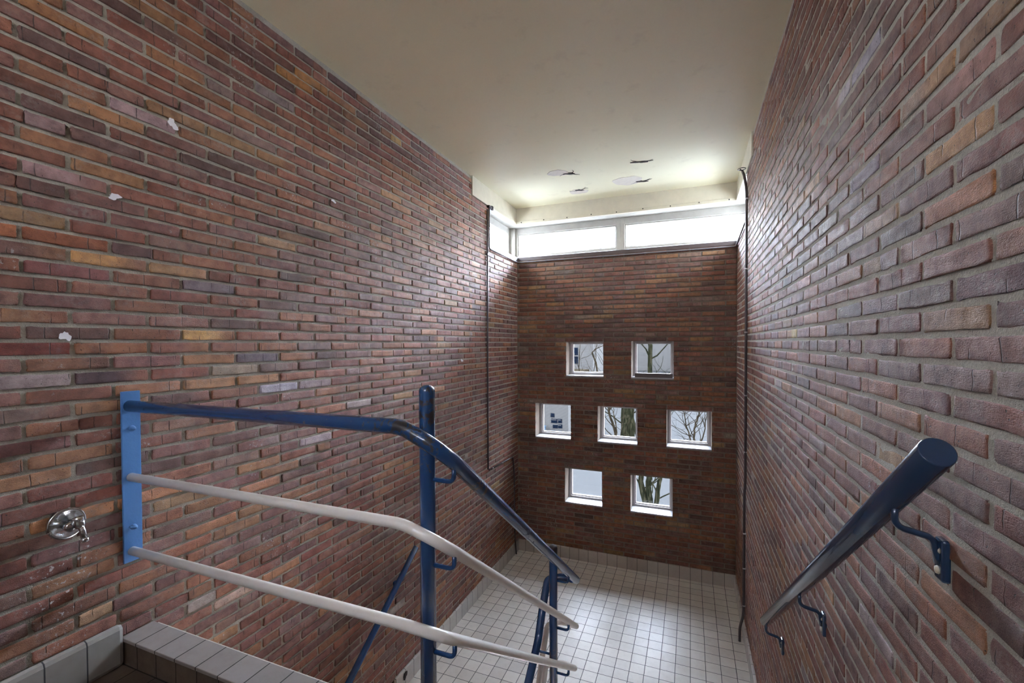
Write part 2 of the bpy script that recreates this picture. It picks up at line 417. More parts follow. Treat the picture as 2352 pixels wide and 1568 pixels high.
def plane_cells(us, zs, holes):
    out = []
    for a, b in zip(us[:-1], us[1:]):
        for c, d in zip(zs[:-1], zs[1:]):
            mu, mz = (a + b) / 2, (c + d) / 2
            if any(h[0] < mu < h[1] and h[2] < mz < h[3] for h in holes): continue
            out.append((a, b, c, d))
    return out

def brick_object(name, patches, slabs, mats, mortar_idx=1):
    P = []; F = []; C = []; base = 0
    for p, f, c in patches:
        P.append(p); F.append(f + base); C.append(c); base += len(p)
    P = np.concatenate(P); F = np.concatenate(F); C = np.concatenate(C); nbf = len(F)
    vs = P.tolist(); fs = F.tolist(); mb = MB()
    for s in slabs: mb.box(s[0], s[1])
    n = len(vs); vs += mb.v; fs += [tuple(i + n for i in q) for q in mb.f]
    me = D.meshes.new(name); me.from_pydata(vs, [], fs); me.update()
    att = me.color_attributes.new('tone', 'FLOAT_COLOR', 'POINT')
    col = np.ones((len(vs), 4), np.float32); col[:n] = C; col[n:] = .2
    att.data.foreach_set('color', col.ravel())
    o = link(name, me, mats)
    mi = np.zeros(len(fs), np.int32); mi[nbf:] = mortar_idx; me.polygons.foreach_set('material_index', mi)
    sm = np.zeros(len(fs), bool); sm[:nbf] = True; me.polygons.foreach_set('use_smooth', sm)
    return o

OVL = [ (0.925, 2.710, 196, 146, 90), (0.989, 2.611, 190, 142, 90), (0.748, 2.807, 150, 116, 80), (0.686, 2.763, 176, 106, 66), (1.278, 2.456, 196, 150, 92), (1.173, 2.458, 204, 160, 96), (1.372, 2.304, 158, 138, 116), (1.581, 2.208, 176, 166, 176), (1.823, 2.185, 160, 140, 140), (1.265, 2.252, 170, 124, 84), (0.878, 2.779, 150, 86, 52), (1.679, 3.777, 172, 118, 62), (1.788, 3.792, 176, 122, 60), (0.769, 3.444, 156, 106, 66), (0.815, 3.108, 150, 120, 118), (1.129, 3.262, 170, 140, 140), (0.995, 3.039, 130, 84, 72), (0.835, 2.933, 168, 132, 130), (1.016, 2.627, 150, 100, 80), (0.756, 2.651, 132, 76, 70), (0.713, 2.427, 120, 52, 38), (0.919, 2.330, 84, 56, 58), (1.143, 2.102, 176, 130, 92), (1.176, 2.126, 150, 110, 92), (1.435, 2.360, 110, 92, 98), (1.253, 2.663, 112, 92, 96), (0.912, 1.861, 176, 122, 80), (3.059, 2.519, 170, 120, 84), (2.618, 3.807, 196, 160, 96), (0.884, 1.646, 160, 116, 84), (1.761, 1.917, 170, 150, 150), (2.291, 1.560, 176, 128, 98), (1.474, 1.323, 190, 160, 140), (1.019, 1.873, 186, 128, 86) ]
OVR = [ (1.176, 2.925, 186, 144, 100), (0.971, 2.776, 190, 146, 96), (0.954, 2.651, 170, 112, 66), (1.378, 2.611, 140, 104, 66), (2.361, 2.476, 196, 170, 100), (1.570, 3.178, 196, 186, 190), (1.026, 2.874, 176, 128, 116), (1.448, 3.168, 176, 168, 180), (1.365, 2.854, 140, 120, 130), (2.078, 2.670, 200, 156, 146), (1.062, 2.535, 140, 92, 76), (1.253, 2.482, 120, 84, 82), (0.927, 2.482, 112, 72, 72), (1.010, 2.253, 150, 98, 76) ]

MD = .0062                                       # how far the mortar sits behind the brick faces
YM = -1.6                                        # rear end of the stairwell
ZB0 = -1.45                                      # lower storey floor
WT = .13                                         # from brick face to the window plane
# left wall
pL = []
kw = dict(pitch=.2265, phase=.8195)
pL.append(brick_patch((XL, 0, 0), (0, 1, 0), (1, 0, 0), .55, 3.70, ZB0, ZC, holes=[(3.70, 9, 3.815, 9)], seed=11, odd=OVL, **kw))
pL.append(brick_patch((XL, 0, 0), (0, 1, 0), (1, 0, 0), 3.70, YB - .004, -.02, 3.815, holes=[(4.10, 9, ZS, 9)], seed=12, nx=7, **kw))
pL.append(brick_patch((XL, 0, 0), (0, 1, 0), (1, 0, 0), YM, .55, ZB0, ZC, seed=13, nx=7, **kw))
slabL = [((XL - MD, YM, ZB0), (XL - .30, 3.70, ZC)), ((XL - MD, 3.70, ZB0), (XL - .30, 4.10, 3.815)), ((XL - MD, 4.10, ZB0), (XL - .30, YB + .30, ZS - .004))]
tag(brick_object('wall_left', pL, slabL, [BRICK, MORTAR]), kind='structure', label='long red brick wall on the left side of the stairwell')
# right wall
pR = []
kw = dict(pitch=.2212, phase=1.004 - 2 * .2212 * 2, odd=OVR, rough=.5)
pR.append(brick_patch((XR, 0, 0), (0, 1, 0), (-1, 0, 0), .35, 3.71, ZB0, ZC, seed=21, nx=10, **kw))
pR.append(brick_patch((XR, 0, 0), (0, 1, 0), (-1, 0, 0), 3.71, YB - .004, -.02, 3.815, holes=[(4.10, 9, ZS, 9)], seed=22, nx=7, **kw))
pR.append(brick_patch((XR, 0, 0), (0, 1, 0), (-1, 0, 0), YM, .35, ZB0, ZC, seed=23, nx=7, **kw))
MR = MD - .0040
slabR = [((XR + MR, YM, ZB0), (XR + .30, 3.71, ZC)), ((XR + MR, 3.71, ZB0), (XR + .30, 4.10, 3.815)), ((XR + MR, 4.10, ZB0), (XR + .30, YB + .30, ZS - .004))]
tag(brick_object('wall_right', pR, slabR, [BRICK, MORTAR_R]), kind='structure', label='brick wall on the right carrying the short blue handrail')
# end wall with seven square openings
WIN = [(-1.293, -.876, 2.048, 2.444), (-.582, -.157, 2.045, 2.444), (-1.658, -1.240, 1.336, 1.732), (-.940, -.518, 1.334, 1.732),
       (-.226, .202, 1.338, 1.730), (-1.308, -.890, .624, 1.013), (-.589, -.164, .616, 1.013)]
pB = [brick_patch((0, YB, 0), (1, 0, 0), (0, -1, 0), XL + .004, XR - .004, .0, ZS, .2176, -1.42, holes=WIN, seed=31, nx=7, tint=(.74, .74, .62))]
RV = .17
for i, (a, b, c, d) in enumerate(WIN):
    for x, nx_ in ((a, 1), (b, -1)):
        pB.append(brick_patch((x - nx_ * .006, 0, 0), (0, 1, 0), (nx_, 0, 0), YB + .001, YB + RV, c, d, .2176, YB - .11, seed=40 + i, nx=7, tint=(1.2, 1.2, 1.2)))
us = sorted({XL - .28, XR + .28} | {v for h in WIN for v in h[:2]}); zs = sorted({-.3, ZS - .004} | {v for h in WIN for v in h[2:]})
slabB = [((a, YB + MD, c), (b, YB + .30, d)) for a, b, c, d in plane_cells(us, zs, WIN)]
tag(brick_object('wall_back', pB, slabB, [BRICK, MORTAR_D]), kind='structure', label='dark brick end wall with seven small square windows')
# rear wall behind the viewer, plastered, with a high slot added to let in fill daylight
FILL_SLOT = [(XL + .3, XR - .3, 3.50, 3.82)]
mb = MB()
us = [XL - .3, XL + .3, XR - .3, XR + .3]; zs = [ZB0, 3.50, 3.82, ZC]
for a, b, c, d in plane_cells(us, zs, FILL_SLOT): mb.box((a, YM, c), (b, YM - .25, d))
tag(mb.build('wall_rear', RENDERW), kind='structure', label='plastered wall at the rear of the upper landing')

# ------------------------------------------------------------------ ceiling, floors, stairs
mb = MB(); mb.box((XL - .5, YM - .3, ZC), (XR + .5, 4.80, ZC + .25)); mb.box((XL - .5, 4.80, ZC), (XR + .5, YB + .6, ZC + .25))
ceil = tag(mb.build('ceiling', CEIL), kind='structure', label='cream painted ceiling over the stairwell')
rng = random.Random(4)
def blob(cx, cy, rx, ry, z, th, seed, rot=0, jag=.18, n=28):
    r = random.Random(seed); ph = [r.uniform(0, 6.3) for _ in range(4)]; vs = []
    for lay in (0, 1):
        for k in range(n):
            a = 2 * math.pi * k / n
            f = 1 + jag * (math.sin(2 * a + ph[0]) + .6 * math.sin(3 * a + ph[1]) + .4 * math.sin(7 * a + ph[2])) / 1.6
            x, y = rx * f * math.cos(a), ry * f * math.sin(a)
            x, y = x * math.cos(rot) - y * math.sin(rot), x * math.sin(rot) + y * math.cos(rot)
            vs.append((cx + x, cy + y, z - lay * th))
    fs = [tuple(range(n)), tuple(reversed(range(n, 2 * n)))] + [(k, n + k, n + (k + 1) % n, (k + 1) % n) for k in range(n)]
    return vs, fs
for i, (cx, cy, rx, ry, hx, hy, hr) in enumerate([(-1.12, 3.94, .085, .075, -1.03, 3.99, .05), (-.42, 3.98, .055, .035, -.40, 3.965, .055),
                                                  (-.56, 4.38, .12, .125, -.44, 4.44, .05), (-1.06, 4.50, .085, .075, -1.045, 4.455, .042)]):
    if i != 1:
        m_ = MB(); m_.add(*blob(cx, cy, rx, ry, ZC + .001, .0035, i + 1)); m_.build('plaster_patch', PLASTER, ceil)
    m_ = MB(); m_.add(*blob(hx, hy, hr, .015, ZC + .001, .006, i + 20, rot=.15, jag=.5))
    for k in range(3):
        a0 = rng.uniform(-.3, .4) + (math.pi if k == 1 else 0)
        x, y = hx, hy; pts = []
        for q in range(7):
            pts.append((x, y, ZC - .002)); x += math.cos(a0) * .018; y += math.sin(a0) * .018; a0 += rng.uniform(-.6, .6)
        m_.tube(pts, [.0035, .003, .0028, .0025, .002, .0016, .001], 5)
    m_.build('fixing_hole', DARK, ceil)

# landing, thick slab
YE = 2.60
mb = MB(); mb.box((XL - .05, YE, -.22), (XR + .05, YB + .05, 0)); 
tag(mb.build('floor', TILE_FLOOR), kind='structure', label='half landing of small pale square tiles')
mb = MB(); mb.box((XL - .05, YM - .05, ZB0 - .15), (XR + .05, YE, ZB0))
tag(mb.build('floor_lower', TILE_FLOOR), kind='structure', label='tiled floor of the storey below')
mb = MB(); mb.box((XL - .05, YM - .25, ZF2 - .22), (XR + .05, 1.04, ZF2))
tag(mb.build('floor_upper', TILE_UP), kind='structure', label='dark brown tiled floor of the upper landing')
# stair flights
NR = 7
def flight(name, x0, x1, ys, ye, ztop, zbot, label):
    n = NR; rise = (ztop - zbot) / n; run = (ye - ys) / (n - 1); prof = []
    y, z = ys, ztop
    pts = [(ys - .02 * (1 if run > 0 else -1), ztop - .30)]
    pts.append((ys, ztop - rise)) 
    for k in range(n - 1):
        yy = ys + run * k; zz = ztop - rise * (k + 1)
        if k: pts.append((yy, zz))
        pts.append((yy + run, zz))
    pts.append((ye, zbot)); pts.append((ye - run * .9, zbot - .02 if zbot < 0 else zbot - .2))
    vs = [(x0, p[0], p[1]) for p in pts] + [(x1, p[0], p[1]) for p in pts]; N = len(pts)
    fs = [tuple(range(N)), tuple(reversed(range(N, 2 * N)))] + [(k, N + k, N + (k + 1) % N, (k + 1) % N) for k in range(N)]
    me = D.meshes.new(name); me.from_pydata(vs, [], fs); me.update()
    bm = bmesh.new(); bm.from_mesh(me); bmesh.ops.recalc_face_normals(bm, faces=bm.faces); bm.to_mesh(me); bm.free()
    o = link(name, me, TILE_STEP); tag(o, label, 'stairs'); return o
fl1 = flight('stair_flight', -.60, XR - .006, 1.04, YE, ZF2, 0, 'pale tiled flight of steps going down along the right brick wall')
fl2 = flight('stair_flight', XL + .006, -.70, YE, 1.04, 0, ZB0, 'pale tiled flight of steps going on down along the left brick wall')
# curb at the edge of the upper floor
mb = MB(); mb.box((XL + .001, .938, 1.369), (-.72, 1.043, 1.381), bev=.002); 
curb = tag(mb.build('trim_1', TILE_CURB), kind='structure', label='low tiled kerb along the edge of the upper floor')
mb = MB(); mb.box((XL + .001, .942, ZF2 - .0), (-.72, 1.038, 1.369)); mb.build('front_tiles', TILE_CURB_SHADED, curb)
mb = MB(); mb.box((XL + .001, 1.041, ZF2 - .22), (-.66, 1.06, 1.366)); tag(mb.build('trim_2', RENDERW), kind='structure', label='plastered edge below the kerb')
# skirtings
def skirt(name, a, b, mat, label, bev=.006):
    mb = MB(); mb.box(a, b, bev=bev); return tag(mb.build(name, mat), kind='structure', label=label)
skirt('baseboard_left', (XL - .005, YE - .1, -.002), (XL + .014, YB, .127), TILE_SK_Y, 'tiled skirting along the left wall of the landing', .004)
skirt('baseboard_right', (XR + .005, YE, -.002), (XR - .014, YB, .127), TILE_SK_Y, 'tiled skirting along the right wall of the landing', .004)
skirt('baseboard_back', (XL, YB + .005, -.002), (XR, YB - .014, .127), TILE_SK_X, 'tiled skirting below the end wall', .004)
skirt('baseboard_upper', (XL - .005, YM, ZF2 - .002), (XL + .026, .940, 1.437), TILE_SK_UP, 'grey cement skirting beside the upper floor', .016)

# ------------------------------------------------------------------ fascia, soffit, clerestory
def trim(name, boxes, mat, label, bev=.003):
    mb = MB()
    for a, b in boxes: mb.box(a, b, bev=bev)
    return tag(mb.build(name, mat), kind='structure', label=label)
FZ = 3.783
f3 = trim('trim_3', [((XL + .012, 3.70, FZ), (XL - .02, 4.815, ZC + .01)), ((XL + .018, 4.12, FZ - .004), (XL - .02, 4.815, FZ + .022))], FASCIA, 'cream fascia board below the ceiling on the left')
f4 = trim('trim_4', [((XR - .012, 3.71, FZ), (XR + .02, 4.815, ZC + .01)), ((XR - .018, 4.12, FZ - .004), (XR + .02, 4.815, FZ + .022))], FASCIA, 'cream fascia board below the ceiling on the right')
f5 = trim('trim_5', [((XL - .02, 4.800, FZ), (XR + .02, 4.830, ZC + .01)), ((XL + .02, 4.791, FZ - .004), (XR - .02, 4.83, FZ + .026))], FASCIA, 'long cream fascia board across the end of the ceiling')
for k in range(9):
    x = XL + .08 + k * (XR - XL - .16) / 8
    mb = MB(); mb.lathe([(0, .0001), (0, .006), (-.003, .006), (-.003, .0001)], (x, 4.791, FZ + .012 + (.004 if k % 2 else 0)), (0, 1, 0), 10); mb.build('screw', DARK, f5)
for x, s in ((XL - .02, -1), (XR + .02, 1)):
    trim('trim_6' if s < 0 else 'trim_7', [((x, 4.08, FZ + .002), (x + s * .30, 4.829, FZ + .03))], FRAME_W, 'white soffit over the left side window' if s < 0 else 'white soffit over the right side window')
trim('trim_8', [((XL - .32, 4.832, FZ + .002), (XR + .32, YB + .40, FZ + .03))], FRAME_W, 'white soffit over the long end window')
trim('trim_9', [((XL - .32, YB - .004, ZS - .002), (XR + .32, YB + .30, 3.414))], TIMBER, 'dark coping under the long end window', .004)
trim('trim_10', [((XL + .004, 4.10, ZS - .002), (XL - .30, YB - .004, 3.414))], PIPE_GREY, 'grey coping under the left side window', .004)
trim('trim_11', [((XR - .004, 4.10, ZS - .002), (XR + .30, YB - .004, 3.414))], PIPE_GREY, 'grey coping under the right side window', .004)

YW = YB + WT
def window(n, label):
    e = empty(f'window_{n}'); tag(e, label, kind='structure'); return e
def frame_xz(par, x0, x1, z0, z1, y, wl, wr, wt, wb, depth, mat, bead=.012, name='window_frame', glass=None):
    mb = MB()
    mb.box((x0, y, z0), (x0 + wl, y + depth, z1), bev=.003); mb.box((x1 - wr, y, z0), (x1, y + depth, z1), bev=.003)
    mb.box((x0 + wl, y, z1 - wt), (x1 - wr, y + depth, z1), bev=.003); mb.box((x0 + wl, y, z0), (x1 - wr, y + depth, z0 + wb), bev=.003)
    mb.build(name, mat, par)
    a, b, c, d = x0 + wl, x1 - wr, z0 + wb, z1 - wt
    mb = MB(); q = bead
    mb.box((a, y + .016, c), (a + q, y + depth, d), bev=.002); mb.box((b - q, y + .016, c), (b, y + depth, d), bev=.002)
    mb.box((a + q, y + .016, d - q), (b - q, y + depth, d), bev=.002); mb.box((a + q, y + .016, c), (b - q, y + depth, c + q), bev=.002)
    mb.build('glazing_bead', mat, par)
    mb = MB(); mb.box((a + .004, y + .028, c + .004), (b - .004, y + .032, d - .004)); mb.build('glass', glass or GLASS, par)
    return a, b, c, d
XM = -.715
e8 = window(8, 'left pane of the long strip window under the ceiling')
frame_xz(e8, XL - WT + .055, XM, 3.414, FZ + .004, YW, .028, .045, .072, .052, .07, FRAME_W)
e9 = window(9, 'right pane of the long strip window under the ceiling')
frame_xz(e9, XM, XR + WT - .01, 3.414, FZ + .004, YW, .045, .028, .072, .052, .07, FRAME_W)
mb = MB(); mb.box((XL - WT - .02, YW - .05, 3.414), (XL - WT + .055, YW + .07, FZ + .004), bev=.004); mb.box((XR + WT - .01, YW - .01, 3.414), (XR + WT + .07, YW + .07, FZ + .004), bev=.004)
tag(mb.build('trim_12', FRAME_W), kind='structure', label='white corner posts of the strip window')
def frame_yz(par, x, s, y0, y1, z0, z1, wl, wr, wt, wb, depth, mat):
    X1 = x + s * depth; mb = MB()
    mb.box((x, y0, z0), (X1, y0 + wl, z1), bev=.003); mb.box((x, y1 - wr, z0), (X1, y1, z1), bev=.003)
    mb.box((x, y0 + wl, z1 - wt), (X1, y1 - wr, z1), bev=.003); mb.box((x, y0 + wl, z0), (X1, y1 - wr, z0 + wb), bev=.003)
    mb.build('window_frame', mat, par)
    mb = MB(); mb.box((x + s * .028, y0 + wl, z0 + wb), (x + s * .032, y1 - wr, z1 - wt)); mb.build('glass', GLASS, par)
e10 = window(10, 'short side window at the left end of the strip window')
frame_yz(e10, XL - WT, -1, 4.04, YW - .05, 3.414, FZ + .004, .05, .07, .075, .05, .07, FRAME_W)
e11 = window(11, 'short side window at the right end of the strip window')
frame_yz(e11, XR + WT, 1, 4.04, YW - .01, 3.414, FZ + .004, .05, .07, .075, .05, .07, FRAME_W)
# outer roof edge over the window strip, keeps the joint closed
WL = ['small square window, upper row, left', 'small square window, upper row, right, with a dark board at its foot', 'small square window, middle row, nearest the left wall',
      'small square window, centre of the middle row, tree trunk behind', 'small square window, middle row, nearest the right wall', 'small square window, lower row, left', 'small square window, lower row, right, forked tree behind']
m = NT('sill_tile'); co = m.coord()
SILL = m.fin(m.mix(m.noise(co, 12, 4), srgb(156, 156, 158), srgb(144, 144, 146)), .3)
for i, (a, b, c, d) in enumerate(WIN):
    e = window(i + 1, WL[i])
    frame_xz(e, a - .012, b + .012, c - .006, d + .014, YB + RV, .040, .040, .040, .040, .05, FRAME_G, bead=.010, glass=GLASS_DIM)
    wd = b - a; cuts = [0, .40 * wd, .645 * wd, wd]
    for k in range(3):
        mb = MB(); mb.box((a + cuts[k] + (.0012 if k else .0015), YB - .003, c - .004), (a + cuts[k + 1] - (.0012 if k < 2 else .0015), YB + RV + .01, c + .012), bev=.0015); mb.build('sill_tile', SILL, e)
    if i == 1:
        mb = MB(); mb.box((a + .035, YB + .02, c + .012), (b - .012, YB + .04, c + .055), bev=.002); mb.build('board', TIMBER, e)

# ------------------------------------------------------------------ stair railing
PX, PY, RY = -.650, 1.017, .973
RX, LX = -.570, -.735
rail = empty('stair_railing', (PX, PY, ZF2)); tag(rail, 'blue and white tubular stair railing from the left wall plate down to the landing', 'railing')
mb = MB(); mb.box((XL + .004, .948, 1.640), (XL + .013, 1.006, 2.252), bev=.0015); plate = mb.build('wall_plate', BLUE_LIGHT, rail)
for z in (2.118, 1.763):
    mb = MB(); mb.lathe([(0, .0105), (.003, .0105), (.0035, .0078), (.012, .0074), (.017, .0045), (.0185, .0001)], (XL + .013, .978, z), (1, 0, 0), 18); mb.build('bolt', BLUE_LIGHT, plate)
def post(y, ztop, zbot):
    mb = MB(); mb.tube([(PX, y, zbot), (PX, y, ztop - .018)], .0212, 28, dome=True); return mb.build('post', BLUE, rail)
post(PY, 2.310, ZF2 - .22); P2Y = 2.19; post(P2Y, 1.385, .18)
mb = MB(); mb.tube([(PX, P2Y, 1.335), (PX, P2Y, 1.368)], .0216, 28, dome=True); mb.build('cap', IRON, rail)
def zs_(Y, z0, sl): return z0 - sl * (Y - 1.02)
def rail_path(zh, z0, sl, ye, lowz, yh=None):
    """wall plate, across, round the post, down the flight, round the end and on down the lower flight"""
    p = [(XL + .012, RY, zh), (-.700, RY, zh + .002), (RX, RY - .006, zs_(RY - .006, z0, sl)), (RX, ye, zs_(ye, z0, sl)), ]
    zz = zs_(ye, z0, sl)
    pp = p; q = [(RX + .0, ye + .03, zz - .022), (PX, ye + .055, zz - .03), (LX, ye + .03, zz - .05), (LX, 2.262, lowz + .112), (LX, 2.20, lowz)]
    e = (LX, 1.30, lowz - .752 * (2.20 - 1.30))
    out = path(p, [.03, .10], 12)[:-1]
    out += path([out[-1], Vector(p[3]), Vector(q[0]), Vector(q[1]), Vector(q[2]), Vector(q[3]), Vector(q[4]), Vector(e)], [.01, .02, .03, .02, .03, .03], 5)[1:]
    return out
def split_rail(name, pth, r, mat, n=22):
    mb = MB(); mb.tube(pth, r, n); return mb.build(name, mat, rail)
hr = split_rail('handrail', rail_path(2.199, 2.109, .728, 2.335, .866), .0205, BLUE)
split_rail('rail', rail_path(1.944, 1.874, .742, 2.335, .617), .0148, WHITE_RAIL)
split_rail('rail', rail_path(1.678, 1.641, .742, 2.295, .408), .0148, WHITE_RAIL)
def lug(y, z, dz=.028, xs=RX):
    s = 1 if xs > PX else -1
    mb = MB(); mb.tube(path([(PX + s * .019, y, z), (xs, y, z), (xs, y, z + dz)], .018, 6), .0062, 12); mb.build('bracket', BLUE, rail)
for z0, sl, r in ((2.109, .728, .0205), (1.874, .742, .0148), (1.641, .742, .0148)):
    for y in (PY, P2Y):
        zr = zs_(y, z0, sl) - r * 1.15
        lug(y, zr - .030, .036)
for lz in (.866, .617, .408):
    yb = P2Y - .02; lug(P2Y, lz - .752 * (2.20 - P2Y) - .045, .03, LX)

# ------------------------------------------------------------------ wall handrails
def wall_rail(name, x, s, pa, pb, r, brackets, mat, label, zin=.118):
    e = empty(name, (x, pa[0], pa[1])); tag(e, label, 'handrail')
    mb = MB(); A = Vector((x, *pa)); B = Vector((x, *pb)); d = (B - A).normalized()
    mb.tube([A, A + d * .002, B - d * .002, B], [r * .93, r, r, r * .93], 28); mb.build('rail_tube', mat, e)
    for y in brackets:
        k = (y - pa[0]) / (pb[0] - pa[0]); z = pa[1] + k * (pb[1] - pa[1]); W = x + s * .075
        mb = MB()
        p0 = (x, y, z - r * .9); p1 = (x, y, z - r - .035); p2 = (W - s * .016, y + .006, z - r - .050); p3 = (W - s * .010, y + .006, z - zin)
        mb.tube(path([p0, p1, p2, p3], [.018, .014], 6), .0062, 12); b = mb.build('bracket', mat, e)
        mb = MB(); mb.box((W + s * .004, y - .009, z - zin - .030), (W - s * .010, y + .021, z - zin + .045), bev=.004); mb.build('fixing_plate', mat, b)
        mb = MB(); mb.box((x - .004, y - .030, z - r * 1.12 - .001), (x + .004, y + .030, z - r * .98), bev=.001) 
        for zz in (z - zin - .012, z - zin + .024):
            mb2 = MB(); mb2.lathe([(0, .0001), (0, .0075), (.003, .0065), (.005, .0001)], (W - s * .010, y + .006, zz), (-s, 0, 0), 14); mb2.build('screw', CREAMSCREW, b)
    return e
wall_rail('wall_handrail', XR - .075, 1, (.862, 2.252), (2.481, 1.047), .0238, [1.012, 1.760, 2.462], BLUE_DARK, 'short dark blue handrail bracketed to the right brick wall')
wall_rail('wall_handrail', XL + .080, -1, (2.652, .984), (1.20, -.06), .0200, [2.50, 1.75], BLUE, 'blue handrail of the lower flight on the left brick wall')

# ------------------------------------------------------------------ pipes
def clips(pts, r, par, mat, ax=(1, 0, 0)):
    for p in pts:
        mb = MB(); p = Vector(p); a = Vector(ax)
        mb.box(p - Vector((.011, .011, .006)), p + Vector((.011, .011, .006)), bev=.003); mb.build('clip', mat, par)
def pipe(name, pts, r, rad, mat, label, cl=(), clm=None, cat='pipe'):
    e = empty(name, pts[0]); tag(e, label, cat)
    mb = MB(); mb.tube(path(pts, rad, 6), r, 14); mb.build('tube', mat, e); clips(cl, r, e, clm or mat); return e
xo = XL + .012
pipe('cable_conduit', [(xo, 4.02, 3.74), (xo, 4.012, 2.2), (xo, 4.012, 1.17)], .0085, .02, PIPE, 'dark upright conduit on the left wall ending at mid height', [(xo - .002, 4.015, 3.3), (xo - .002, 4.012, 2.4), (xo - .002, 4.012, 1.5)])
yo = YB - .012
led = [(xo, 4.062, 3.76), (xo, 4.062, 3.365), (xo, yo, 3.356), (XR - .013, yo, 3.356), (XR - .013, 4.10, 3.395)]
pipe('cable_conduit', led, .0075, .03, PIPE_GREY, 'thin grey conduit running round the ledge under the strip window',
     [(xo, 4.35, 3.361), (xo, 4.62, 3.358)] + [(XL + .22 + k * .235, yo, 3.356) for k in range(9)])
pipe('cable_conduit', [(xo + .007, 4.02, 1.165), (xo + .007, 4.66, 1.140), (xo + .007, 4.70, .95), (xo + .007, 4.715, .22), (xo + .014, 4.74, .005)], .0085, [.02, .03, .06, .05], PIPE, 'dark conduit stepping across to the corner and down to the landing floor',
     [(xo + .007, 4.10, 1.162), (xo + .007, 4.35, 1.152), (xo + .007, 4.705, .80), (xo + .007, 4.71, .45)], ZINC)
xr = XR - .014
pipe('cable_conduit', [(xr - .024, 4.045, 3.795), (xr - .016, 3.99, 3.74), (xr, 3.97, 3.62), (xr, 3.965, 1.30), (xr - .006, 3.965, 1.22), (xr - .006, 3.965, .24), (xr - .03, 4.00, .12), (xr - .03, 4.00, .004)], .0100, [.03, .05, .04, .03, .06, .04], PIPE, 'tall dark conduit on the right wall beside the strip window',
     [(xr, 3.967, z) for z in (3.55, 3.0, 2.5, 2.0, 1.55)] + [(xr - .004, 3.965, z) for z in (.9, .62, .32)], ZINC)
# curled cable end above it
mb = MB(); pts = []
for k in range(22):
    a = k / 20 * 2 * math.pi; pts.append((xr - .030 + .028 * math.cos(a), 4.04 + .045 * math.sin(a), 3.812 + .006 * math.sin(a)))
mb.tube(pts, .0035, 8); mb.tube([(xr - .045, 4.03, 3.81), (xr - .03, 4.035, 3.80), (xr - .024, 4.045, 3.79)], .0045, 8)
tag(mb.build('cable_loop', PIPE), 'small loop of dark cable at the top of the right conduit', 'cable')
# rusty bracket stub above the left conduits
mb = MB(); mb.box((XL - .01, 4.03, 3.765), (XL + .03, 4.12, 3.785), bev=.003); mb.box((XL + .012, 4.10, 3.755), (XL + .03, 4.13, 3.795), bev=.003)
tag(mb.build('iron_stub', IRON), 'rusty iron stub above the left conduits', 'metal stub')

# ------------------------------------------------------------------ water tap
ty, tz = .797, 1.842
tap = empty('wall_tap', (XL, ty, tz)); tag(tap, 'chrome wall tap with round cover plate beside the blue wall plate', 'tap')
mb = MB(); mb.lathe([(-.002, .050), (.006, .050), (.010, .047), (.009, .040), (.004, .034), (.003, .016), (.003, .0001)], (XL, ty, tz), (1, 0, 0), 40); mb.build('cover_plate', CHROME, tap)
mb = MB(); mb.lathe([(0, .011), (.03, .011), (.034, .016), (.046, .016), (.05, .012), (.052, .0001)], (XL + .003, ty - .008, tz - .002), (1, 0, 0), 24); mb.build('inlet_knob', CHROME, tap)
mb = MB(); mb.tube([(XL + .02, ty, tz + .002), (XL + .052, ty + .006, tz + .004)], .013, 20)
mb.lathe([(-.014, .0001), (-.014, .012), (-.008, .0145), (.004, .0145), (.008, .0125), (.011, .0145), (.021, .0145), (.021, .0105), (.006, .0100), (.005, .0001)], (XL + .060, ty + .008, tz + .006), (-.12, -.1, 1), 24); mb.build('body', CHROME, tap)
mb = MB(); mb.tube(path([(XL + .060, ty + .008, tz), (XL + .070, ty + .010, tz - .012), (XL + .078, ty + .012, tz - .045)], .01, 5), .0085, 18)
mb.lathe([(-.001, .0001), (0, .0085), (.003, .0112), (.011, .0112), (.014, .008), (.0141, .0001)], (XL + .077, ty + .0118, tz - .040), (.2, .06, -1), 20); mb.build('spout', CHROME, tap)
mb = MB(); mb.lathe([(0, .0035), (.012, .0035), (.0121, .0001)], (XL + .059, ty + .007, tz + .010), (-.12, -.1, 1), 10); mb.build('spindle', paint('brass', srgb(130, 120, 50), .4), tap)

# ------------------------------------------------------------------ outside
m = NT('dim_ground'); co = m.coord()
DIM_GROUND = m.fin(m.mix(m.noise(co, .35, 4), (.026, .0262, .0255, 1), (.031, .031, .030, 1)), 1.0, spec=0.0)  # dark ground added outside to hold down the brightness behind the small windows
GZ = -1.75
# white splashes of paint on the brickwork, parts of the wall they sit on
WL_ = D.objects['wall_left']; SPL = paint('white_splash', srgb(236, 234, 238), .7, .1)
for k, (y, z, a, b) in enumerate([(.803, 2.446, .012, .016), (1.137, 3.274, .016, .018), (.944, 2.935, .018, .010), (3.49, 2.27, .020, .012), (1.979, 3.223, .016, .008)]):
    vs, fs = blob(y, z, a, b, 0, .0012, k + 60, jag=.5, n=22)
    m_ = MB(); m_.add([(XL + .0035 - v[2], v[0], v[1]) for v in vs], fs); m_.build('paint_splash', SPL, WL_)
PAVE = mortar_mat('pale_paving', srgb(198, 193, 188))
mb = MB(); mb.box((-400, 5.30, GZ - .3), (400, 900, GZ)); mb.box((-400, -400, GZ - .3), (XL - .6, 5.30, GZ)); mb.box((XR + .6, -400, GZ - .3), (400, 5.30, GZ)); mb.box((XL - .6, -400, GZ - .3), (XR + .6, YM - .6, GZ))
tag(mb.build('ground', PAVE), kind='structure', label='pale paved ground round the building')
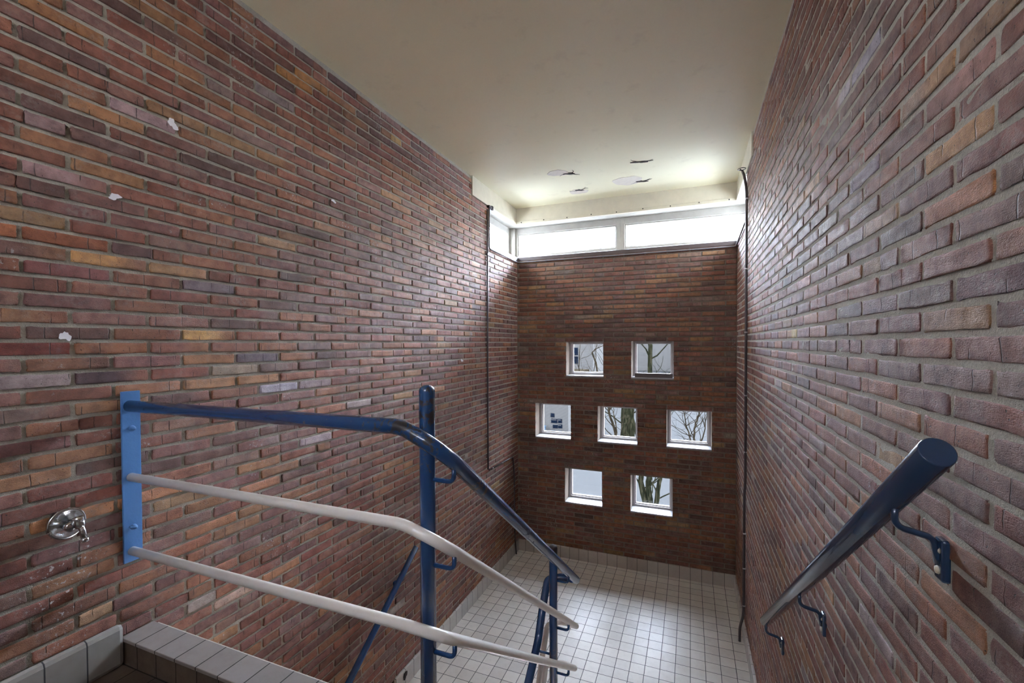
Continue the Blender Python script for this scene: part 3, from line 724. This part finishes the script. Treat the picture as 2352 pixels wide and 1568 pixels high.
mb = MB(); mb.box((-16, 10.9, GZ - .1), (3.2, 90, GZ + .02)); tag(mb.build('dim_ground_strip', DIM_GROUND), kind='structure', label='dark ground strip added to dim the view outside the square windows')
m = NT('bark'); co = m.coord()
bk = m.noise(m.mapping(co, scale=(6, 6, 1.2)), 4, 6, .7)
BARK = m.fin(m.ramp(bk, [(.35, (.002, .0025, .0015, 1)), (.5, (.008, .009, .005, 1)), (.62, (.025, .023, .014, 1))]), 1.0, m.bump(bk, 1, .03), spec=0.0)
BARK2 = NT('bark_pale'); co = BARK2.coord(); bk = BARK2.noise(BARK2.mapping(co, scale=(5, 5, 1.5)), 5, 5, .7)
BARK2 = BARK2.fin(BARK2.ramp(bk, [(.35, (.004, .0035, .0025, 1)), (.65, (.026, .021, .014, 1))]), 1.0, spec=0.0)
def tree(name, stems, mat, label, seed, twigs=26, tw=.02, cat='tree', gz=GZ, tl=1.0):
    r = random.Random(seed); mb = MB(); ends = []
    for pts, r0, r1 in stems:
        P = [Vector(p) for p in pts]
        # smooth path with a little wander
        Q = []
        for i in range(len(P) - 1):
            for k in range(5):
                t_ = k / 5; q = P[i].lerp(P[i + 1], t_); s_ = (P[i + 1] - P[i]).length * .03
                Q.append(q + Vector((r.uniform(-s_, s_), r.uniform(-s_, s_), 0)))
        Q.append(P[-1]); n = len(Q); R = [r0 + (r1 - r0) * i / (n - 1) for i in range(n)]
        mb.tube(Q, R, 12)
        for i in range(n // 4, n): ends.append((Q[i], R[i]))
    for k in range(twigs):
        p, rr = r.choice(ends); d = Vector((r.uniform(-1, 1), r.uniform(-.5, .5), r.uniform(.2, 1.2))).normalized(); L = r.uniform(.6, 2.2) * tl
        pts = [p.copy()]; rad = [min(rr * .5, tw)]
        for q in range(8):
            d = (d + Vector((r.uniform(-.35, .35), r.uniform(-.2, .2), r.uniform(-.15, .3)))).normalized(); pts.append(pts[-1] + d * L / 8); rad.append(rad[0] * (1 - q / 8.5))
        mb.tube(pts, rad, 6)
        for q in (3, 5):
            d2 = Vector((r.uniform(-1, 1), r.uniform(-.4, .4), r.uniform(-.2, 1))).normalized(); p2 = pts[q]; ww = []
            for s_ in range(5): ww.append(p2.copy()); p2 = p2 + d2 * L * .1; d2 = (d2 + Vector((r.uniform(-.3, .3), 0, r.uniform(-.2, .3)))).normalized()
            mb.tube(ww, [rad[q] * .6 * (1 - s_ / 5.5) for s_ in range(5)], 5)
    o = mb.build(name, mat); tag(o, label, cat); return o
tree('bare_tree', [([(-1.50, 12, GZ - .2), (-1.519, 12, -.47), (-1.542, 12, .677), (-1.60, 12, 3.4), (-1.66, 12, 4.3)], .21, .12)], BARK,
     'thick mossy tree trunk seen through the centre square window', 3, 16, .018)
tree('bare_tree', [([(-.66, 9, GZ - .2), (-.665, 9, -1.1), (-.80, 9, -.66), (-.90, 9.05, -.3), (-.90, 9.1, .2), (-1.2, 9.2, 1.6)], .085, .03),
                   ([(-.665, 9, -1.0), (-.72, 9, -.6), (-.755, 9, -.2), (-.73, 8.95, .9), (-.70, 8.95, 1.85), (-.735, 9, 2.5), (-.8, 9.1, 3.6)], .060, .035),
                   ([(-.64, 9, -1.0), (-.59, 9, -.6), (-.54, 9.05, -.2), (-.42, 9.1, .6), (-.2, 9.2, 1.8)], .055, .02)], BARK, 'forked tree rising behind the right column of square windows', 8, 22, .014, tl=.7)
tree('bare_tree', [([(-1.62, 10.6, GZ - .2), (-1.55, 10.6, -.4), (-1.63, 10.6, .3), (-1.80, 10.6, .95), (-2.2, 10.7, 2.2)], .045, .02)], BARK2, 'thin leaning tree beside the thick mossy trunk', 5, 16, .011, tl=.8)
tree('bare_shrub', [([(.15, 13, GZ - .1), (.12, 13, -.5), (.10, 13, .1), (.22, 13, .5), (.32, 13, 1.2)], .035, .012), ([(.12, 13, -.6), (-.05, 13, 0), (-.2, 13, .8)], .025, .01), ([(.15, 13, -.6), (.4, 13.1, .1), (.42, 13.1, 1.0)], .02, .008)],
     BARK2, 'bare branching shrub behind the square window nearest the right wall', 6, 34, .010, cat='shrub', tl=.8)
tree('bare_shrub', [([(-3.9, 16.8, GZ - .1), (-3.8, 16.8, -.3), (-3.95, 16.8, .9), (-3.9, 16.8, 2.4)], .035, .012), ([(-3.85, 16.8, -.6), (-3.5, 16.8, .6), (-3.3, 16.8, 2.2)], .025, .010)], BARK2, 'thin bare shrub in front of the distant house', 16, 20, .009, cat='shrub', tl=.8)
m = NT('house_wall'); co = m.coord(); HW = m.fin(m.mix(m.noise(co, .8, 3), (.075, .074, .071, 1), (.065, .065, .0635, 1)), 1.0, spec=0.0)
hs2 = empty('distant_house', (8, 72, GZ)); tag(hs2, 'long low pale building far off with a flat dark roof', 'house')
mb = MB(); mb.box((-14, 70, GZ - .1), (40, 80, 4.4)); HW0 = mb.build('walls', HW, hs2)
mb = MB(); mb.box((-14.6, 69.4, 4.4), (40.6, 80.6, 4.9), bev=.05); mb.build('roof', BARK, hs2)
# pale house far off, seen through the window nearest the left wall
m = NT('house_window'); HG = m.fin((.004, .007, .013, 1), .8, spec=0.0)
m = NT('car_blue'); CARB = m.fin((.02, .05, .10, 1), .3)
hs = empty('distant_house', (-10, 34, GZ)); tag(hs, 'long pale house with a low roof far off at the left, behind the small annex', 'house')
mb = MB(); mb.box((-26, 32, GZ - .1), (-6.5, 40, 4.6)); mb.build('walls', HW, hs)
for k in range(6):
    for l in range(3):
        x = -19.5 + k * 2.15; z = -.9 + l * 1.85
        mb = MB(); mb.box((x, 31.94, z), (x + 1.15, 32.02, z + 1.15)); mb.box((x - .07, 31.90, z + .52), (x + 1.2, 31.96, z + .60), 1); mb.build('window', [HG, HW], hs)
mb = MB()
mb.v = []; mb.f = []
mb.add([(-26.5, 31.5, 4.6), (-6, 31.5, 4.6), (-6, 40.5, 4.6), (-26.5, 40.5, 4.6), (-26.5, 36, 6.4), (-6, 36, 6.4)], [(0, 1, 5, 4), (2, 3, 4, 5), (0, 4, 3), (1, 2, 5), (0, 3, 2, 1)]); mb.build('roof', BARK2, hs)

# low annex with small dark panes, seen through the square window nearest the left wall
an = empty('annex', (-6.5, 20, GZ)); tag(an, 'low pale annex with small dark windows behind the square window nearest the left wall', 'house')
mb = MB(); mb.box((-9.5, 19.0, GZ - .05), (-4.95, 22.5, .95)); mb.build('walls', HW, an)
mb = MB(); mb.box((-9.7, 18.8, .95), (-4.8, 22.7, 1.10), bev=.02); mb.build('roof', BARK2, an)
for (a, b, c, d, l) in [(-5.743, -5.573, -.847, -.673, 0), (-5.723, -5.434, -1.099, -.914, 1), (-5.404, -5.226, -1.086, -.904, 1), (-5.644, -5.424, -1.329, -1.18, 0), (-5.404, -5.216, -1.315, -1.145, 1),
                        (-6.6, -6.2, -1.05, -.6, 1), (-7.4, -7.0, -1.05, -.6, 1), (-8.4, -8.0, -1.05, -.6, 1)]:
    mb = MB(); mb.box((a, 18.985, c), (b, 19.01, d)); 
    if l: mb.box((a + .015, 18.97, d - .055), (b - .05, 18.99, d - .03), 1)
    mb.build('window', [HG, HW], an)
for k, (x0, x1, z1) in enumerate([(-6.19, -5.90, -1.20), (-5.62, -5.42, -1.40), (-5.38, -5.18, -1.40)]):
    e = empty('waste_bin', ((x0 + x1) / 2, 18.6, GZ + .02)); tag(e, ['tallest light blue bin in front of the annex', 'low light blue bin in the middle before the annex', 'low light blue bin furthest right before the annex'][k], 'bin', 'light blue bins before the annex')
    BB = BIN = D.materials.get('bin_blue') or paint('bin_blue', (.045, .085, .13, 1), .7, .05)
    mb = MB(); mb.box((x0, 18.45, GZ + .02), (x1, 18.78, z1 - .05), bev=.015); mb.build('body', BIN, e)
    mb = MB(); mb.box((x0 - .012, 18.43, z1 - .05), (x1 + .012, 18.80, z1), bev=.012); mb.build('lid', BIN, e)
# chipped hole in the skirting of the landing
bl = D.objects['baseboard_left']; mb = MB(); vs, fs = blob(2.603, .087, .018, .026, 0, .004, 91, jag=.35); mb.add([(XL + .0185 - v[2] * 1 - .003, v[0], v[1]) for v in vs], fs); mb.build('chipped_hole', DARK, bl)
